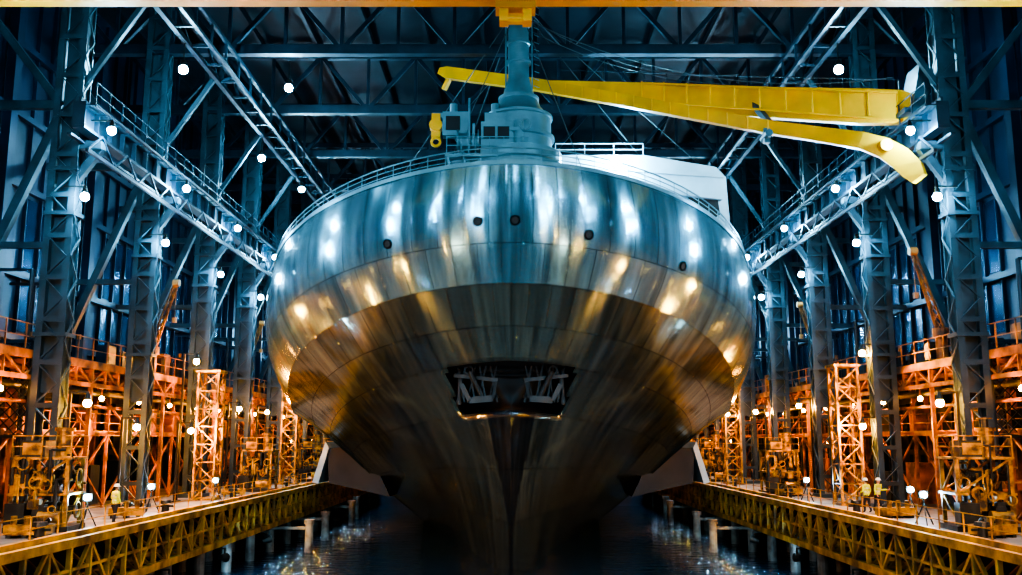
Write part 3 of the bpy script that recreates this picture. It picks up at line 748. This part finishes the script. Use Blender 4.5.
w.box((19.5, 44.2, 19.85), (21.1, 46.8, 20.1)); w.prism([(20.0, 20.0), (20.9, 20.0), (21.1, 22.3), (20.6, 22.6)], 44.6, 46.2); w.beam((19.9, 45.4, 20.2), (18.8, 46.2, 21.6), .3, .3)
w.beam((14.0, 48.0, 20.4), (13.6, 50.0, 22.4), .3, .3); w.cyl((13.6, 47.2, 19.8), (13.6, 48.4, 19.8), .2, n=14); w.beam((13.6, 47.8, 20.2), (13.6, 47.8, 19.4), .3, .35)
cobj(w, 'boom_carriage', [STEEL])
w = MB()
for a, c, sag in (((.4, 52.6, 29.3), (13, 50.6, 24.4), 1.4), ((.4, 52.6, 29.0), (19.6, 45.6, 22.2), 1.8), ((.4, 52.6, 28.4), (12, 51, 24), .8)):
    a = V(a); c = V(c); pr = a
    for q in range(1, 17):
        t = q / 16; p = a.lerp(c, t) - V((0, 0, 4 * sag * t * (1 - t))); w.beam(pr, p, .04); pr = p
cobj(w, 'boom_cables', [CAB])

# ------------------------------------------------------------------ overhead crane spanning wall to wall
oc = empty('overhead_crane', (0, 33, 21))
w = MB()
for yy in (31.6, 34.1):
    w.box((-27.6, yy - .3, 20.6), (27.6, yy + .3, 22.0))
for s in (-1, 1): w.box((min(26.8 * s, 27.6 * s), 30.4, 19.8), (max(26.8 * s, 27.6 * s), 35.6, 20.6))
o = w.obj('girders', [YEL], oc); o.location = -V(oc.location)
w = MB()
w.box((-.9, 31.0, 22.0), (1.2, 34.6, 22.7)); w.box((-.6, 33.7, 20.25), (.95, 34.5, 20.6)); w.box((-.45, 33.8, 19.75), (-.1, 34.4, 20.3)); w.box((.45, 33.8, 19.75), (.8, 34.4, 20.3))
w.cyl((-.3, 34.1, 19.95), (.65, 34.1, 19.95), .22, n=14)
o = w.obj('trolley_block', [YEL], oc); o.location = -V(oc.location)

# ------------------------------------------------------------------ workers
VEST = pmat('hi_vis_yellow', (.70, .85, .01), 0, .6, 6, .15); TROU = pmat('work_trousers', (.02, .025, .04), 0, .8, 6, .3)
BOOT = pmat('work_boots', (.02, .015, .01), 0, .5, 6, .3); SKIN = pmat('skin', (.55, .32, .22), 0, .5, 6, .1); HELM = pmat('hard_hat', (.85, .85, .8), 0, .3, 3, .05, 0)
REFL = pmat('reflective_tape', (.8, .8, .8), .3, .3, 3, .05, 0); HAIR = pmat('hair', (.04, .025, .015), 0, .6, 8, .2)
def worker(loc, rz, lean=0.0, stride=.12, armbend=.2):
    root = empty('worker', loc); root.rotation_euler = (0, 0, rz)
    J = [((0, 0, .96), (.16, .12)), ((0, -.01 - lean * .3, 1.14), (.15, .12)), ((0, -.01 - lean, 1.36), (.185, .13)), ((0, -.01 - lean, 1.47), (.09, .08)), ((0, -.02 - lean, 1.56), (.055, .055))]
    E = [(0, 1), (1, 2), (2, 3), (3, 4)]
    hands = []
    for s in (-1, 1):
        i = len(J)
        J += [((s * .19, -lean, 1.42), (.08, .08)), ((s * .265, .03 - lean, 1.16), (.06, .06)), ((s * .26, -.08 - lean - armbend * (s > 0), .96 + armbend * .8 * (s > 0)), (.042, .042))]
        E += [(2, i), (i, i + 1), (i + 1, i + 2)]
        hands.append((V(J[i + 1][0]), V(J[i + 2][0]), s))
        i = len(J); st = stride * s
        J += [((s * .095, 0, .86), (.105, .11)), ((s * .11, -.04 - st * .6, .5), (.072, .075)), ((s * .115, .03 - st, .1), (.05, .055)), ((s * .125, -.12 - st, .05), (.045, .042))]
        E += [(0, i), (i, i + 1), (i + 1, i + 2), (i + 2, i + 3)]
    me = bpy.data.meshes.new('body'); me.from_pydata([j[0] for j in J], E, [])
    o = bpy.data.objects.new('body_tmp', me); COL.objects.link(o)
    o.modifiers.new('s', 'SKIN')
    for k, (p, r_) in enumerate(J): me.skin_vertices[0].data[k].radius = r_
    for k in range(len(J)): me.skin_vertices[0].data[k].use_root = (k == 0)
    sb = o.modifiers.new('ss', 'SUBSURF'); sb.levels = 2; sb.render_levels = 2
    dg = bpy.context.evaluated_depsgraph_get(); dg.update()
    nm = bpy.data.meshes.new_from_object(o.evaluated_get(dg)); bpy.data.objects.remove(o)
    nm.name = 'body'; nm.materials.clear()
    for mm in (VEST, TROU, BOOT, REFL, SKIN): nm.materials.append(mm)
    for p in nm.polygons:
        c = p.center; p.use_smooth = True; mi = 0
        if c.z < .15: mi = 2
        elif c.z < .93 and abs(c.x) < .2: mi = 1
        elif abs(c.x) < .2 and (1.06 < c.z < 1.11 or 1.24 < c.z < 1.29): mi = 3
        elif c.z > 1.5: mi = 4
        p.material_index = mi
    mkobj('body', nm, root)
    w = MB(); hc = (0, -.03 - lean, 1.655)
    w.sph(hc, .1, 20, 0, (.82, .98, 1.18)); w.sph((0, hc[1] - .1, 1.645), .02, 8, 0, (.8, 1.2, 1.3))
    w.sph((0, hc[1] - .06, 1.585), .045, 10, 0, (1, .9, .8))
    for s in (-1, 1):
        w.sph((s * .033, hc[1] - .088, 1.668), .011, 8, 1); w.sph((s * .083, hc[1], 1.655), .022, 8, 0, (.5, .9, 1.3))
    w.beam((-.025, hc[1] - .094, 1.607), (.025, hc[1] - .094, 1.607), .008, .008, 1)
    w.sph((0, hc[1] + .02, 1.675), .1, 16, 1, (.86, .95, 1.05))
    w.obj('head', [SKIN, HAIR], root, True)
    w = MB(); w.lathe((0, hc[1], 1.69), [(.15, 0), (.15, .012), (.122, .018), (.118, .06), (.095, .1), (.055, .125), (.012, .132)], 20); w.beam((0, hc[1] - .17, 1.697), (0, hc[1] - .1, 1.7), .14, .012); w.beam((0, hc[1] - .09, 1.79), (0, hc[1] + .09, 1.79), .03, .06)
    w.obj('hard_hat', [HELM], root, True)
    w = MB()
    for e, wr, s in hands:
        d = (wr - e).normalized(); sd = V((0, 1, 0)) - d * d.y; sd.normalize(); n = d.cross(sd)
        w.sweep([(wr - d * .02, .05, .035), (wr + d * .03, .075, .035), (wr + d * .09, .08, .028)]) if abs(d.z) < .95 else w.beam(wr - d * .02, wr + d * .09, .05, .05)
        for q, ln in enumerate((.07, .08, .075, .06)):
            a = wr + d * .085 + sd * (-.03 + q * .02); c = a + d * ln * .55 + n * (.01 * -s); f = c + d * ln * .4 + n * (-.03 * s)
            w.cyl(a, c, .0095, .0085, 8); w.cyl(c, f, .0085, .007, 8)
        a = wr + d * .03 - sd * .035; c = a + d * .035 - sd * .03; w.cyl(a, c, .012, .01, 8); w.cyl(c, c + d * .03 - sd * .005, .01, .008, 8)
    w.obj('hands', [SKIN], root)
worker((-18.3, 44.2, 0), 2.6, .02, .12, .15)
worker((19.0, 51.0, 0), -2.7, .02, .1, .1)
worker((19.7, 51.4, 0), .6, .08, .14, .3)

# ------------------------------------------------------------------ world + camera
wd = bpy.data.worlds.new('hall_ambient'); sc.world = wd; wd.use_nodes = True
bg = wd.node_tree.nodes['Background']; bg.inputs[0].default_value = (.02, .06, .12, 1); bg.inputs[1].default_value = .4
cam = bpy.data.cameras.new('camera'); co = bpy.data.objects.new('camera', cam); COL.objects.link(co)
cam.lens = 934 / 1022 * 36; cam.sensor_width = 36; cam.clip_end = 500
co.location = (0, 0, CAMZ); co.rotation_euler = (math.radians(90 + 9.3), 0, 0)
sc.camera = co
try:
    sc.view_settings.look = 'AgX - High Contrast'
    sc.view_settings.exposure = -0.15
except Exception as e: print(e)
